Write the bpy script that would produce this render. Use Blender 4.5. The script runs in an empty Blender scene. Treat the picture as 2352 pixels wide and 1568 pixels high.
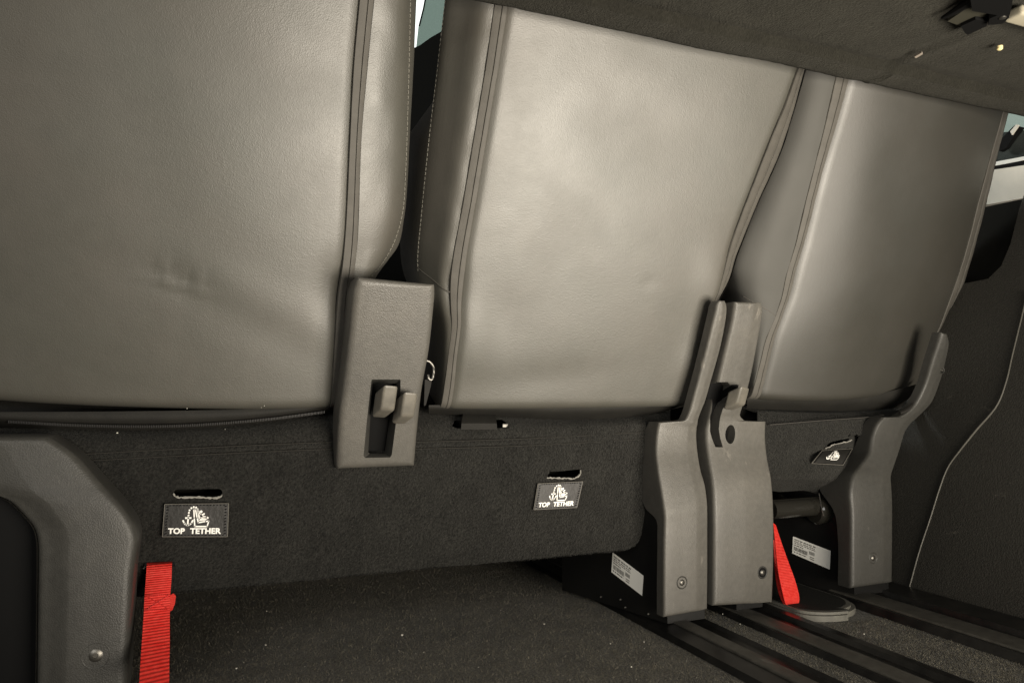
import bpy, bmesh, math, random
import numpy as np
from mathutils import Vector, Matrix, noise
random.seed(7)
S = bpy.context.scene
COL = S.collection

# ------------------------------------------------------------------ camera
# reference frame of the measurements: 2352 x 1568 picture points
F, TH, PT, H = 1700.0, math.radians(22.2), math.radians(3.9), 0.36
cam = bpy.data.cameras.new('camera'); cam_o = bpy.data.objects.new('camera', cam); COL.objects.link(cam_o)
cam.sensor_width = 36; cam.lens = 36 * F / 2352; cam.clip_start = 0.02; cam.clip_end = 100
cam_o.location = (0, 0, H); cam_o.rotation_euler = (math.pi / 2 + PT, 0, -TH)
S.camera = cam_o
# ------------------------------------------------------------------ world and lamps
w = bpy.data.worlds.new('World'); S.world = w; w.use_nodes = True
w.node_tree.nodes['Background'].inputs[0].default_value = (1.0, 0.96, 0.88, 1)
w.node_tree.nodes['Background'].inputs[1].default_value = 0.06
S.view_settings.view_transform = 'Standard'; S.view_settings.look = 'None'; S.view_settings.exposure = 0.0

def area(name, loc, target, sx, sy, power, col, spread=math.pi):
    l = bpy.data.lights.new(name, 'AREA'); l.shape = 'RECTANGLE'; l.size = sx; l.size_y = sy
    l.energy = power; l.color = col; l.spread = spread
    o = bpy.data.objects.new(name, l); COL.objects.link(o); o.location = loc
    o.rotation_euler = (Vector(target) - Vector(loc)).to_track_quat('-Z', 'Y').to_euler()
    return o
# open tailgate: sunlit ground low behind the right corner, pale sky higher at left
area('ground_bounce_light', (0.78, -0.45, 0.10), (0.58, 0.9, 0.66), 0.95, 0.50, 19.0, (1.0, 0.91, 0.775), math.radians(105))
area('tailgate_skylight', (-0.95, -1.15, 1.05), (0.7, 1.0, 0.15), 1.2, 0.8, 17, (1.0, 0.97, 0.91))
area('sill_fill_light', (0.85, 1.9, 1.35), (1.52, 1.10, 0.74), 0.35, 0.3, 1.8, (0.97, 1.0, 0.95), math.radians(60))  # added fill lamp, aimed only at the pale window sill

# ------------------------------------------------------------------ geometry helpers
fw = Vector((math.sin(TH) * math.cos(PT), math.cos(TH) * math.cos(PT), math.sin(PT)))
rt = Vector((math.cos(TH), -math.sin(TH), 0)); up = rt.cross(fw)
C0 = Vector((0, 0, H))
def ray(p): return rt * (p[0] - 1176) - up * (p[1] - 784) + fw * F
def on(p, p0, n):
    d = ray(p); return C0 + d * ((Vector(p0) - C0).dot(n) / d.dot(n))
def atX(p, v): return on(p, (v, 0, 0), Vector((1, 0, 0)))
def atY(p, v): return on(p, (0, v, 0), Vector((0, 1, 0)))
def atZ(p, v): return on(p, (0, 0, v), Vector((0, 0, 1)))

def crom(P, n):
    """n points along a Catmull-Rom curve through P (any dimension)."""
    P = np.array([tuple(p) for p in P], float)
    if len(P) == 2: return [P[0] + (P[1] - P[0]) * t for t in np.linspace(0, 1, n)]
    L = np.r_[0, np.cumsum(np.maximum(1e-6, np.linalg.norm(np.diff(P, axis=0), axis=1)) ** 0.5)]
    T = np.gradient(P, L, axis=0)
    out = []
    for t in np.linspace(0, L[-1], n):
        i = min(len(P) - 2, max(0, int(np.searchsorted(L, t) - 1))); h = L[i + 1] - L[i]; u = (t - L[i]) / h
        out.append((2*u**3-3*u**2+1)*P[i] + (u**3-2*u**2+u)*h*T[i] + (-2*u**3+3*u**2)*P[i+1] + (u**3-u**2)*h*T[i+1])
    return out

ORG = {}
def thing(name, label, cat, loc, group=None):
    o = bpy.data.objects.new(name, None); COL.objects.link(o); o.location = loc; o.empty_display_size = 0.05
    o['label'] = label; o['category'] = cat
    if group: o['group'] = group
    ORG[o.name] = Vector(loc); return o
def tag(o, label, cat, group=None):
    o['label'] = label; o['category'] = cat
    if group: o['group'] = group
    return o
def obj(name, V, Fc, mat, parent=None, smooth=True, kind=None, label=None, angle=40):
    org = ORG[parent.name] if parent else (Vector(V[0]) * 0)
    me = bpy.data.meshes.new(name)
    me.from_pydata([tuple(Vector(v) - org) for v in V], [], Fc)
    me.validate(); me.materials.append(mat)
    bm = bmesh.new(); bm.from_mesh(me); bmesh.ops.recalc_face_normals(bm, faces=bm.faces); bm.to_mesh(me); bm.free()
    if smooth:
        me.shade_smooth()
        me.set_sharp_from_angle(angle=math.radians(angle))
    o = bpy.data.objects.new(name, me); COL.objects.link(o)
    if parent: o.parent = parent
    ORG[o.name] = org
    if kind: o['kind'] = kind
    if label: o['label'] = label
    return o
def grid(R, wrap=False, cap0=False, cap1=False):
    V = [v for r in R for v in r]; n = len(R[0]); Fc = []
    for i in range(len(R) - 1):
        for j in range(n if wrap else n - 1):
            k = (j + 1) % n
            Fc.append((i*n+j, i*n+k, (i+1)*n+k, (i+1)*n+j))
    if cap0: Fc.append(tuple(range(n)))
    if cap1: Fc.append(tuple(range((len(R)-1)*n, len(R)*n)))
    return V, Fc
def join(parts):
    V, Fc = [], []
    for v, f in parts:
        b = len(V); V += list(v); Fc += [tuple(i + b for i in q) for q in f]
    return V, Fc
def tube(P, r, seg=8, cap=True):
    P = [Vector(p) for p in P]; R = []
    for i, p in enumerate(P):
        t = (P[min(i+1, len(P)-1)] - P[max(i-1, 0)]).normalized()
        a = t.cross(Vector((0.13, 0.21, 0.97)));  a.normalize(); b = t.cross(a)
        rr = r[i] if hasattr(r, '__len__') else r
        R.append([p + a * rr * math.cos(2*math.pi*k/seg) + b * rr * math.sin(2*math.pi*k/seg) for k in range(seg)])
    return grid(R, True, cap, cap)
def box(c, x, y, z, ax=None, bev=0.0, seg=3):
    """bevelled box; x, y, z full sizes along ax (a 3x3 of column vectors)."""
    bm = bmesh.new(); bmesh.ops.create_cube(bm, size=1)
    for v in bm.verts: v.co = Vector((v.co.x * x, v.co.y * y, v.co.z * z))
    if bev: bmesh.ops.bevel(bm, geom=bm.edges[:], offset=bev, segments=seg, profile=0.6, affect='EDGES')
    M = ax if ax is not None else Matrix.Identity(3)
    V = [M @ v.co + Vector(c) for v in bm.verts]; bm.verts.index_update()
    Fc = [tuple(v.index for v in f.verts) for f in bm.faces]; bm.free(); return V, Fc
def prism(P, d, n0=0.0):
    """closed prism: polygon P pushed along vector d, starting n0*d in front."""
    d = Vector(d); n = len(P)
    A = [Vector(p) - d * n0 for p in P]; B = [Vector(p) + d for p in P]
    return A + B, [tuple(range(n)), tuple(range(2*n-1, n-1, -1))] + [(i, n+i, n+(i+1) % n, (i+1) % n) for i in range(n)]
def lathe(c, axis, prof, seg=24):
    axis = Vector(axis).normalized(); a = axis.orthogonal().normalized(); b = axis.cross(a)
    return grid([[Vector(c) + axis*h + (a*math.cos(2*math.pi*k/seg) + b*math.sin(2*math.pi*k/seg))*r for k in range(seg)] for r, h in prof], True, True, True)
def cut(o, cutters):
    for V, Fc in cutters:
        c = obj('cutter', [Vector(v) for v in V], Fc, o.data.materials[0], None, False)
        c.location = -ORG[o.name] if False else (0, 0, 0)
        m = o.modifiers.new('b', 'BOOLEAN'); m.operation = 'DIFFERENCE'; m.object = c; m.solver = 'EXACT'
        bpy.context.view_layer.update()
        me = bpy.data.meshes.new_from_object(o.evaluated_get(bpy.context.evaluated_depsgraph_get()))
        o.modifiers.clear(); old = o.data; o.data = me; bpy.data.meshes.remove(old)
        cm = c.data; bpy.data.objects.remove(c); bpy.data.meshes.remove(cm)
    o.data.shade_smooth(); o.data.set_sharp_from_angle(angle=math.radians(35))
def fbm(p, s, o=3): return noise.fractal(Vector(p) * s, 0.9, 2.1, o)

# ------------------------------------------------------------------ materials
def mat(name, col, rough=0.5, spec=0.5, metal=0.0, bump=(), var=None, sheen=0.0, coat=0.0, speck=None, rvar=0.0, scuff=None):
    """bump: list of (kind, scale, strength, distance); var: (scale, dark colour) ; speck: (scale, thr, colour)"""
    m = bpy.data.materials.new(name); m.use_nodes = True; N = m.node_tree.nodes; L = m.node_tree.links
    b = N['Principled BSDF']; b.inputs['Base Color'].default_value = (*col, 1); b.inputs['Roughness'].default_value = rough
    b.inputs['Specular IOR Level'].default_value = spec; b.inputs['Metallic'].default_value = metal
    if sheen: b.inputs['Sheen Weight'].default_value = sheen; b.inputs['Sheen Roughness'].default_value = 0.6; b.inputs['Sheen Tint'].default_value = (*[min(1, c * 9 + .1) for c in col], 1)
    if coat: b.inputs['Coat Weight'].default_value = coat
    tc = N.new('ShaderNodeTexCoord'); out = tc.outputs['Object']
    def nz(scale, det=3, rough_=0.6):
        n = N.new('ShaderNodeTexNoise'); n.inputs['Scale'].default_value = scale; n.inputs['Detail'].default_value = det; n.inputs['Roughness'].default_value = rough_
        L.new(out, n.inputs['Vector']); return n
    cur = None
    if var:
        n = nz(var[0], 4); r = N.new('ShaderNodeMapRange'); r.inputs['From Min'].default_value = 0.32; r.inputs['From Max'].default_value = 0.68
        L.new(n.outputs['Fac'], r.inputs['Value'])
        x = N.new('ShaderNodeMix'); x.data_type = 'RGBA'; x.inputs['A'].default_value = (*var[1], 1); x.inputs['B'].default_value = (*col, 1)
        L.new(r.outputs['Result'], x.inputs['Factor']); cur = x.outputs['Result']
        if len(var) > 2:
            n2 = nz(var[2], 2); r2 = N.new('ShaderNodeMapRange'); r2.inputs['From Min'].default_value = 0.3; r2.inputs['From Max'].default_value = 0.7
            r2.inputs['To Min'].default_value = var[3]; r2.inputs['To Max'].default_value = var[4]
            L.new(n2.outputs['Fac'], r2.inputs['Value'])
            y = N.new('ShaderNodeVectorMath'); y.operation = 'SCALE'; L.new(cur, y.inputs[0]); L.new(r2.outputs['Result'], y.inputs['Scale']); cur = y.outputs['Vector']
    if speck:
        v = nz(speck[0], 1, 0.3); r = N.new('ShaderNodeMapRange'); r.inputs['From Min'].default_value = speck[1]; r.inputs['From Max'].default_value = speck[1] + 0.03
        L.new(v.outputs['Fac'], r.inputs['Value'])
        x = N.new('ShaderNodeMix'); x.data_type = 'RGBA'; x.inputs['B'].default_value = (*speck[2], 1)
        if cur: L.new(cur, x.inputs['A'])
        else: x.inputs['A'].default_value = (*col, 1)
        L.new(r.outputs['Result'], x.inputs['Factor']); cur = x.outputs['Result']
    if scuff:
        # scuff: (stretch vector, threshold, colour) - thin rubbed streaks broken up by a second noise
        mp = N.new('ShaderNodeMapping'); mp.inputs['Scale'].default_value = scuff[0]; mp.inputs['Rotation'].default_value = (0.3, 0.5, 0.2); L.new(out, mp.inputs['Vector'])
        n1 = N.new('ShaderNodeTexNoise'); n1.inputs['Scale'].default_value = 1; n1.inputs['Detail'].default_value = 5; n1.inputs['Roughness'].default_value = 0.7; L.new(mp.outputs[0], n1.inputs['Vector'])
        n2 = nz(16, 3); mu = N.new('ShaderNodeMath'); mu.operation = 'MULTIPLY'; L.new(n1.outputs['Fac'], mu.inputs[0]); L.new(n2.outputs['Fac'], mu.inputs[1])
        r = N.new('ShaderNodeMapRange'); r.inputs['From Min'].default_value = scuff[1]; r.inputs['From Max'].default_value = scuff[1] + 0.10; r.inputs['To Max'].default_value = 0.75; L.new(mu.outputs[0], r.inputs['Value'])
        x = N.new('ShaderNodeMix'); x.data_type = 'RGBA'; x.inputs['B'].default_value = (*scuff[2], 1); x.inputs['A'].default_value = (*col, 1)
        if cur: L.new(cur, x.inputs['A'])
        L.new(r.outputs['Result'], x.inputs['Factor']); cur = x.outputs['Result']
    if cur: L.new(cur, b.inputs['Base Color'])
    if rvar:
        n = nz(9, 5); r = N.new('ShaderNodeMapRange'); r.inputs['From Min'].default_value = 0.3; r.inputs['From Max'].default_value = 0.7
        r.inputs['To Min'].default_value = rough - rvar; r.inputs['To Max'].default_value = rough + rvar
        L.new(n.outputs['Fac'], r.inputs['Value']); L.new(r.outputs['Result'], b.inputs['Roughness'])
    prev = None
    for kind, sc, st, di in bump:
        if kind == 'v':
            t = N.new('ShaderNodeTexVoronoi'); t.feature = 'SMOOTH_F1'; t.inputs['Scale'].default_value = sc; t.inputs['Smoothness'].default_value = 0.4
            wv = nz(sc * 0.4, 2); ad = N.new('ShaderNodeVectorMath'); ad.operation = 'MULTIPLY_ADD'
            ad.inputs[1].default_value = (1.2 / sc,) * 3; L.new(wv.outputs['Color'], ad.inputs[0]); L.new(out, ad.inputs[2]); L.new(ad.outputs[0], t.inputs['Vector'])
            h = t.outputs['Distance']
        elif kind == 'w':
            t = N.new('ShaderNodeTexWave'); t.bands_direction = 'Z'; t.inputs['Scale'].default_value = sc; t.inputs['Distortion'].default_value = 0.4
            L.new(out, t.inputs['Vector']); h = t.outputs['Fac']
        else:
            t = nz(sc, 3); h = t.outputs['Fac']
        bp = N.new('ShaderNodeBump'); bp.inputs['Strength'].default_value = st; bp.inputs['Distance'].default_value = di
        L.new(h, bp.inputs['Height'])
        if prev: L.new(prev, bp.inputs['Normal'])
        prev = bp.outputs['Normal']
    if prev: L.new(prev, b.inputs['Normal'])
    return m
def emit(name, col, s):
    m = bpy.data.materials.new(name); m.use_nodes = True; N = m.node_tree.nodes
    N.remove(N['Principled BSDF']); e = N.new('ShaderNodeEmission'); e.inputs[0].default_value = (*col, 1); e.inputs[1].default_value = s
    m.node_tree.links.new(e.outputs[0], N['Material Output'].inputs[0]); return m

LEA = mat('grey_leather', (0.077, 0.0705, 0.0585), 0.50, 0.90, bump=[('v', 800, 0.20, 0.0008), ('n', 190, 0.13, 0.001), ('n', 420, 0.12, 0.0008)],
          var=(4, (0.068, 0.067, 0.0555), 40, 0.95, 1.04), rvar=0.05)  # slow warm and greenish patches paint soft reflections into the colour
LEA_R = mat('grey_leather_shaded', (0.036, 0.0325, 0.0255), 0.50, 1.0, bump=[('v', 760, 0.12, 0.0008), ('n', 190, 0.08, 0.001)], var=(4, (0.032, 0.031, 0.025)), rvar=0.04)  # same leather, darkened to paint the right seat's shade into its colour
LEA_G = mat('grey_leather_toned', (0.075, 0.073, 0.066), 0.74, 0.45, bump=[('v', 760, 0.12, 0.0008)], var=(6, (0.066, 0.065, 0.059)))  # same leather again, toned matt to hold down the side panels' highlight
STRIP = mat('zip_tape', (0.085, 0.079, 0.068), 0.62, 0.35, bump=[('n', 700, 0.35, 0.001)], var=(60, (0.07, 0.065, 0.056)))
STITCH = mat('pale_thread', (0.22, 0.21, 0.18), 0.7, 0.2)
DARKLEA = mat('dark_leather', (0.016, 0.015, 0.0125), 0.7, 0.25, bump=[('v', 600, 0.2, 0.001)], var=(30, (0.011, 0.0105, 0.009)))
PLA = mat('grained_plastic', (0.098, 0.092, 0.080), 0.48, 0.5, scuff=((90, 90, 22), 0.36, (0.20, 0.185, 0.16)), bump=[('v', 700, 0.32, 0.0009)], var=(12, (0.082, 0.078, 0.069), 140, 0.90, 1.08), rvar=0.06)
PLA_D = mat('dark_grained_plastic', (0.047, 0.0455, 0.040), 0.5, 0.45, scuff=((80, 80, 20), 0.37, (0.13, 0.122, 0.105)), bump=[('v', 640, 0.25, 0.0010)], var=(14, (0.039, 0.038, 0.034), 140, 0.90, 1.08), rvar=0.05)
LEV = mat('lever_plastic', (0.145, 0.133, 0.110), 0.42, 0.5, bump=[('n', 500, 0.15, 0.001)], var=(60, (0.10, 0.093, 0.078)))
BLK = mat('black_plastic', (0.005, 0.005, 0.005), 0.75, 0.12)
BLKM = mat('black_paint', (0.008, 0.0078, 0.0072), 0.42, 0.4, var=(20, (0.005, 0.005, 0.005)))
TUB = mat('black_tube', (0.018, 0.017, 0.014), 0.16, 0.6)
CAR = mat('black_carpet', (0.0215, 0.0210, 0.0185), 0.95, 0.15, bump=[('n', 420, 1.0, 0.005), ('n', 130, 0.4, 0.006)], var=(330, (0.003, 0.003, 0.0026), 22, 0.72, 1.28), sheen=0.2)
FLR = mat('floor_carpet', (0.19, 0.175, 0.135), 0.95, 0.12, bump=[('n', 400, 1.0, 0.005), ('n', 90, 0.5, 0.006)], var=(300, (0.022, 0.020, 0.016), 18, 0.7, 1.3), sheen=0.25)
SHF = mat('shelf_felt', (0.018, 0.017, 0.0132), 0.95, 0.15, bump=[('n', 420, 0.8, 0.003), ('n', 60, 0.3, 0.006)], var=(300, (0.010, 0.0095, 0.007), 20, 0.8, 1.2), sheen=0.2)
RED = mat('red_webbing', (0.78, 0.055, 0.040), 0.5, 0.4, bump=[('w', 150, 0.5, 0.0012)], var=(200, (0.66, 0.02, 0.014)))
WHT = mat('white_print', (0.86, 0.85, 0.80), 0.5, 0.3)
PAPER = mat('label_paper', (0.90, 0.89, 0.83), 0.4, 0.4)
INK = mat('grey_ink', (0.20, 0.19, 0.17), 0.6, 0.2)
TAG = mat('label_vinyl', (0.016, 0.015, 0.0135), 0.45, 0.3, bump=[('n', 90, 0.25, 0.003)], var=(40, (0.012, 0.0115, 0.010)))
TAGE = mat('label_edge', (0.16, 0.15, 0.13), 0.5, 0.4)
FRAY = mat('frayed_backing', (0.25, 0.24, 0.215), 0.8, 0.2)
STEEL = mat('steel', (0.13, 0.125, 0.115), 0.45, 0.5, metal=1.0)
SCRW = mat('screw_steel', (0.16, 0.152, 0.136), 0.40, 0.5, metal=0.9)
RAIL = mat('rail_black', (0.020, 0.019, 0.017), 0.32, 0.45, var=(40, (0.007, 0.007, 0.007)))
RAILT = mat('rail_worn_top', (0.085, 0.080, 0.068), 0.45, 0.45, scuff=((160, 12, 160), 0.33, (0.18, 0.17, 0.15)), bump=[('n', 300, 0.2, 0.001)], var=(60, (0.05, 0.047, 0.04)))
RUB = mat('rubber_rim', (0.17, 0.165, 0.14), 0.55, 0.4, var=(60, (0.13, 0.125, 0.11)))
PLATE = mat('plate_carpet', (0.026, 0.0255, 0.022), 0.85, 0.2, bump=[('n', 500, 0.6, 0.002)], var=(380, (0.014, 0.014, 0.012)))
TRIM = mat('side_trim_plastic', (0.037, 0.0355, 0.030), 0.55, 0.4, scuff=((60, 14, 60), 0.37, (0.13, 0.12, 0.10)), bump=[('v', 420, 0.5, 0.0012)], var=(7, (0.034, 0.032, 0.027), 300, 0.8, 1.2))
TRIMD = mat('side_trim_dark', (0.010, 0.0095, 0.008), 0.9, 0.08, var=(30, (0.012, 0.0115, 0.01)))
SEAM = mat('trim_seam', (0.095, 0.09, 0.076), 0.5, 0.4)
PALE = mat('pale_trim', (0.78, 0.74, 0.65), 0.5, 0.4, var=(14, (0.66, 0.63, 0.55)))
BEIGE = mat('beige_bar', (0.36, 0.33, 0.25), 0.6, 0.3)
CRUMB = mat('pale_crumb', (0.55, 0.53, 0.46), 0.7, 0.2)
SKY = emit('bright_sky', (0.93, 1.0, 0.95), 1.6)
def glass(name, col):
    m = bpy.data.materials.new(name); m.use_nodes = True; N = m.node_tree.nodes; L = m.node_tree.links
    b = N['Principled BSDF']; b.inputs['Base Color'].default_value = (*[c * .3 for c in col], 1); b.inputs['Roughness'].default_value = 0.05
    t = N.new('ShaderNodeBsdfTransparent'); t.inputs[0].default_value = (*col, 1)
    x = N.new('ShaderNodeMixShader'); x.inputs[0].default_value = 0.35
    L.new(t.outputs[0], x.inputs[1]); L.new(b.outputs[0], x.inputs[2]); L.new(x.outputs[0], N['Material Output'].inputs[0]); return m
GLD = glass('dark_green_glass', (0.60, 0.65, 0.62)); GLG = glass('green_glass', (0.50, 0.565, 0.535))

# ------------------------------------------------------------------ setting: floor, far cabin, sky
nx, ny = 2, 2
V, Fc = grid([[(x, y, 0.0) for x in (-1.5, 1.75)] for y in (0.15, 3.2)])
o = obj('floor', V, Fc, FLR, None, False); o['kind'] = 'structure'
o = obj('sky', *grid([[atY(p, 4.2) for p in ((900, 130), (1130, 130))], [atY(p, 4.2) for p in ((900, -120), (1130, -120))]]), SKY, None, False); o['kind'] = 'structure'
o = obj('sky', *grid([[atX(p, 3.2) for p in ((2230, 420), (2700, 420))], [atX(p, 3.2) for p in ((2230, 150), (2700, 100))]]), SKY, None, False); o['kind'] = 'structure'

# ------------------------------------------------------------------ seat backs
PHI = math.radians(22.5)
SU = Vector((0, -math.sin(PHI), math.cos(PHI))); SN = Vector((0, -math.cos(PHI), -math.sin(PHI)))
SO = Vector((0, 1.0, 0.338))
def s_of(P): return (P - SO).dot(SU)
class Curve:
    """X as a function of height s, from picture points lying d behind the seat plane."""
    def __init__(self, pts, d=0.0):
        Q = [on(p, SO - SN * d, SN) for p in pts]
        q = sorted(((s_of(P), P.x) for P in Q)); self.s = np.array([a for a, _ in q]); self.x = np.array([b for _, b in q])
        fine = crom(list(zip(self.s, self.x)), 120); self.s = np.array([f[0] for f in fine]); self.x = np.array([f[1] for f in fine])
        i = np.argsort(self.s); self.s = self.s[i]; self.x = self.x[i]
    def __call__(self, s):
        if s > self.s[-1]:
            k = max(0, len(self.s) - 14); g = (self.x[-1] - self.x[k]) / (self.s[-1] - self.s[k]); return self.x[-1] + g * (s - self.s[-1])
        return float(np.interp(s, self.s, self.x))
def sp(X, s, d): return Vector((X, 0, 0)) + SO * 1.0 + SU * s - SN * d
def roll_rows(S1, n, r=0.018):
    """(height, extra depth) pairs: the rounded underside, then straight up."""
    R = [(-r * math.sin(a), r * (1 - math.cos(a))) for a in np.linspace(math.radians(115), 0, 9)]
    return [(a + r * 0.9, b) for a, b in R] + [(r * 0.9 + (S1 - r * 0.9) * k / n, 0.0) for k in range(1, n + 1)]

def seat(tg, cols, S1, sb, disp, leather, dome=(0.004, 4), side=None):
    """cols: dict of lists of (X function, depth) for panel, strips, gussets; sb(X) = height of the bottom edge."""
    rows = roll_rows(S1, 110)
    for pname, kind, keys in cols:
        R = []
        for (h, dd) in rows:
            K = []
            for (fx, d) in keys:
                X = fx(max(h, 0.0)); K.append((X, d(h) if callable(d) else d))
            if kind == 'panel':
                n = 90; (xa, da), (xb, db) = K[0], K[-1]; row = []
                for j in range(n + 1):
                    t = j / n; t = t + 0.0; X = xa + (xb - xa) * t
                    d = (da + (db - da) * t ** 1.7 if db >= da else db + (da - db) * (1 - t) ** 2.2) - dome[0] * (1 - (2 * t - 1) ** dome[1])
                    e = min(abs(X - xa), abs(X - xb)); d += 0.0035 * math.exp(-(e / 0.004) ** 2)
                    d -= disp(X, h); row.append(sp(X, h + sb(X), d + dd))
            elif kind == 'strip':
                (xa, da), (xb, db) = K; row = []
                prof = [(0, 0.006), (0.015, 0.0006), (0.05, -0.0006), (0.30, -0.0012), (0.54, -0.0013), (0.565, -0.0006), (0.58, 0.0004), (0.595, -0.0006), (0.62, -0.0013), (0.80, -0.0012), (0.95, -0.0006), (0.985, 0.0006), (1, 0.006)]
                for t, q in prof:
                    X = xa + (xb - xa) * t; row.append(sp(X, h + sb(X), da + (db - da) * t + q + dd + 0.0006 * fbm((X, h, 3), 40)))
            else:
                row = []
                for X, d in crom(K, 22):
                    row.append(sp(X, h + sb(X), d + dd * (1 if d < 0.05 else 0.3) - 0.0016 * fbm((X * 2, h, 1), 14) - (disp(X, h) if d < 0.03 else 0)))
            R.append(row)
        V, Fc = grid(R)
        o = obj(pname, V, Fc, STRIP if kind == 'strip' else (side if side and kind == 'gusset' else leather), tg)
def lin(a, b):
    (xa, sa), (xb, sb_) = a, b
    return lambda X: sa + (sb_ - sa) * (X - xa) / (xb - xa)
def sline(p, q, drop=0.0):
    P, Q = on(p, SO, SN), on(q, SO, SN); return lin((P.x, s_of(P) - drop), (Q.x, s_of(Q) - drop))
def off(fn, dx): return lambda s: fn(s) + dx
def mix(f, g, t): return lambda s: f(s) * (1 - t) + g(s) * t
def bump(pt, amp, rx, rs, ang=0.0):
    P = on(pt, SO, SN); px, ps = P.x, s_of(P); ca, sa = math.cos(ang), math.sin(ang)
    def f(X, s):
        a, b = X - px, s - ps; u, v = (a * ca + b * sa) / rx, (-a * sa + b * ca) / rs
        q = u * u + v * v
        return amp * math.exp(-q) if q < 14 else 0.0
    return f
def stitches(name, fx, d, s0, s1, sb, tg, pitch=0.0062, r=0.00045):
    parts = []; s = s0
    while s < s1:
        X = fx(s); X2 = fx(s + pitch * 0.68)
        parts.append(tube([sp(X, s + sb(X), d - 0.0005), sp(X, s + pitch * 0.34 + sb(X), d - 0.0011), sp(X2, s + pitch * 0.68 + sb(X2), d - 0.0005)], r, 5)); s += pitch
    obj(name, *join(parts), STITCH, tg, kind='stuff')
def seamline(name, keys, e, sa, s_b, sb, tg, m=STRIP, r=0.0008):
    P = []
    for t in np.linspace(0, 1, 18):
        s = sa + (s_b - sa) * t; K = [(fx(s), d) for fx, d in keys]; q = np.array(crom(K, 200))
        je = int(np.argmin((q[:, 0] - K[e][0]) ** 2 + (q[:, 1] - K[e][1]) ** 2)); X, d = q[int(je * t)]
        P.append(sp(X, s + sb(X), d - 0.0006 - 0.0016 * fbm((X * 2, s, 1), 14)))
    obj(name, *tube(P, r, 6), m, tg)
S1 = 0.62
# --- left seat
tL = thing('rear_seat', 'wide left seat back of grey leather with a small crease low in its middle', 'car seat', (0.0, 1.0, 0.34), 'row of grey leather seat backs')
ls = Curve([(825,0),(812,150),(803,330),(795,500),(787,600),(776,680),(770,760),(765,850),(760,935)])
lsr = Curve([(860,0),(845,150),(832,300),(826,450),(822,550),(815,620),(808,680),(803,750),(795,830),(785,900),(778,940)], 0.003)
lge = Curve([(943,0),(938,200),(931,400),(924,490),(905,555),(880,600),(840,650),(815,720),(800,800),(790,940)], 0.034)
lgo = Curve([(957,0),(950,150),(942,300),(934,450),(928,500),(915,560),(893,592),(860,640),(825,720),(808,800),(798,940)], 0.06)
sbL = sline((0, 956), (770, 942))
bL = [bump((410, 640), -0.0014, 0.030, 0.020, -0.3), bump((405, 650), 0.0017, 0.035, 0.003, -0.22), bump((380, 620), 0.0016, 0.0028, 0.02, 0.2), bump((455, 640), 0.0013, 0.003, 0.016, 0.1), bump((415, 625), 0.0010, 0.003, 0.014, -0.3),
      bump((560, 720), -0.0016, 0.12, 0.03, -0.5), bump((600, 690), 0.0013, 0.12, 0.028, -0.45), bump((775, 660), -0.006, 0.025, 0.04), bump((120, 330), 0.001, 0.06, 0.2), bump((330, 200), -0.001, 0.05, 0.25, 0.15)]
def dispL(X, s):
    v = 0.0011 * fbm((X, s, 0), 5, 2) + sum(b(X, s) for b in bL)
    return v
gd = [(lsr, 0.004), (mix(lsr, lge, 0.35), 0.006), (mix(lsr, lge, 0.7), 0.014), (lge, 0.034), (lgo, 0.06), (off(lgo, 0.004), 0.10), (off(lgo, -0.004), 0.19)]
seat(tL, [('back_panel', 'panel', [(lambda s: -0.42, 0.10), (ls, 0.0)]), ('zip_strip', 'strip', [(ls, 0.0), (lsr, 0.003)]), ('side_panel', 'gusset', gd)], S1, sbL, dispL, LEA)
stitches('stitching', lge, 0.034, 0.155, S1, sbL, tL)
seamline('cross_seam', gd, 3, 0.165, 0.172, sbL, tL)
# --- middle seat
tM = thing('rear_seat', 'middle seat back of grey leather between the two plastic lever covers, brightest of the three', 'car seat', (0.5, 1.0, 0.34), 'row of grey leather seat backs')
ms = Curve([(1135,10),(1115,150),(1090,300),(1065,450),(1040,590),(1035,640),(1036,700),(1038,737),(1031,798),(1022,870),(1012,935)], 0.003)
msr = Curve([(1166,20),(1146,150),(1121,300),(1096,450),(1076,564),(1069,618),(1062,683),(1060,744),(1051,816),(1044,888),(1035,937)])
mge = Curve([(1022,0),(1005,150),(985,320),(970,470),(960,590),(966,660),(985,720),(990,800),(990,940)], 0.062)
mr = Curve([(1831,168),(1811,225),(1776,310),(1741,400),(1706,490),(1681,560),(1668,610),(1651,670),(1633,710),(1624,750),(1608,797),(1602,845),(1592,900),(1584,935)])
mro = Curve([(1846,168),(1821,260),(1791,350),(1746,450),(1713,530),(1691,585),(1676,635),(1655,675),(1640,712),(1631,750),(1615,797),(1608,845),(1598,900),(1588,935)], 0.010)
sbM = sline((1035, 945), (1590, 938))
bM = [bump((1085, 760), 0.0048, 0.03, 0.06, 0.1), bump((1130, 700), -0.0025, 0.05, 0.05, 0.5), bump((1040, 660), -0.005, 0.02, 0.03), bump((1600, 820), 0.004, 0.03, 0.04), bump((1640, 640), 0.004, 0.03, 0.05, 0.4),
      bump((1490, 640), -0.0006, 0.014, 0.010), bump((1480, 300), -0.0018, 0.14, 0.05, -0.2), bump((1250, 860), -0.0016, 0.12, 0.025, 0.1)]
def dispM(X, s): return 0.0009 * fbm((X, s, 5), 6, 2) + sum(b(X, s) for b in bM)
gd = [(msr, 0.006), (ms, 0.004), (mix(ms, mge, 0.28), 0.008), (mix(ms, mge, 0.62), 0.030), (mge, 0.062), (lambda s: mge(s) + 0.03 * min(1, max(0, (s - .36) / .1)), 0.09), (lambda s: mge(s) + 0.004 + 0.06 * min(1, max(0, (s - .36) / .1)), 0.19)]
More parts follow.
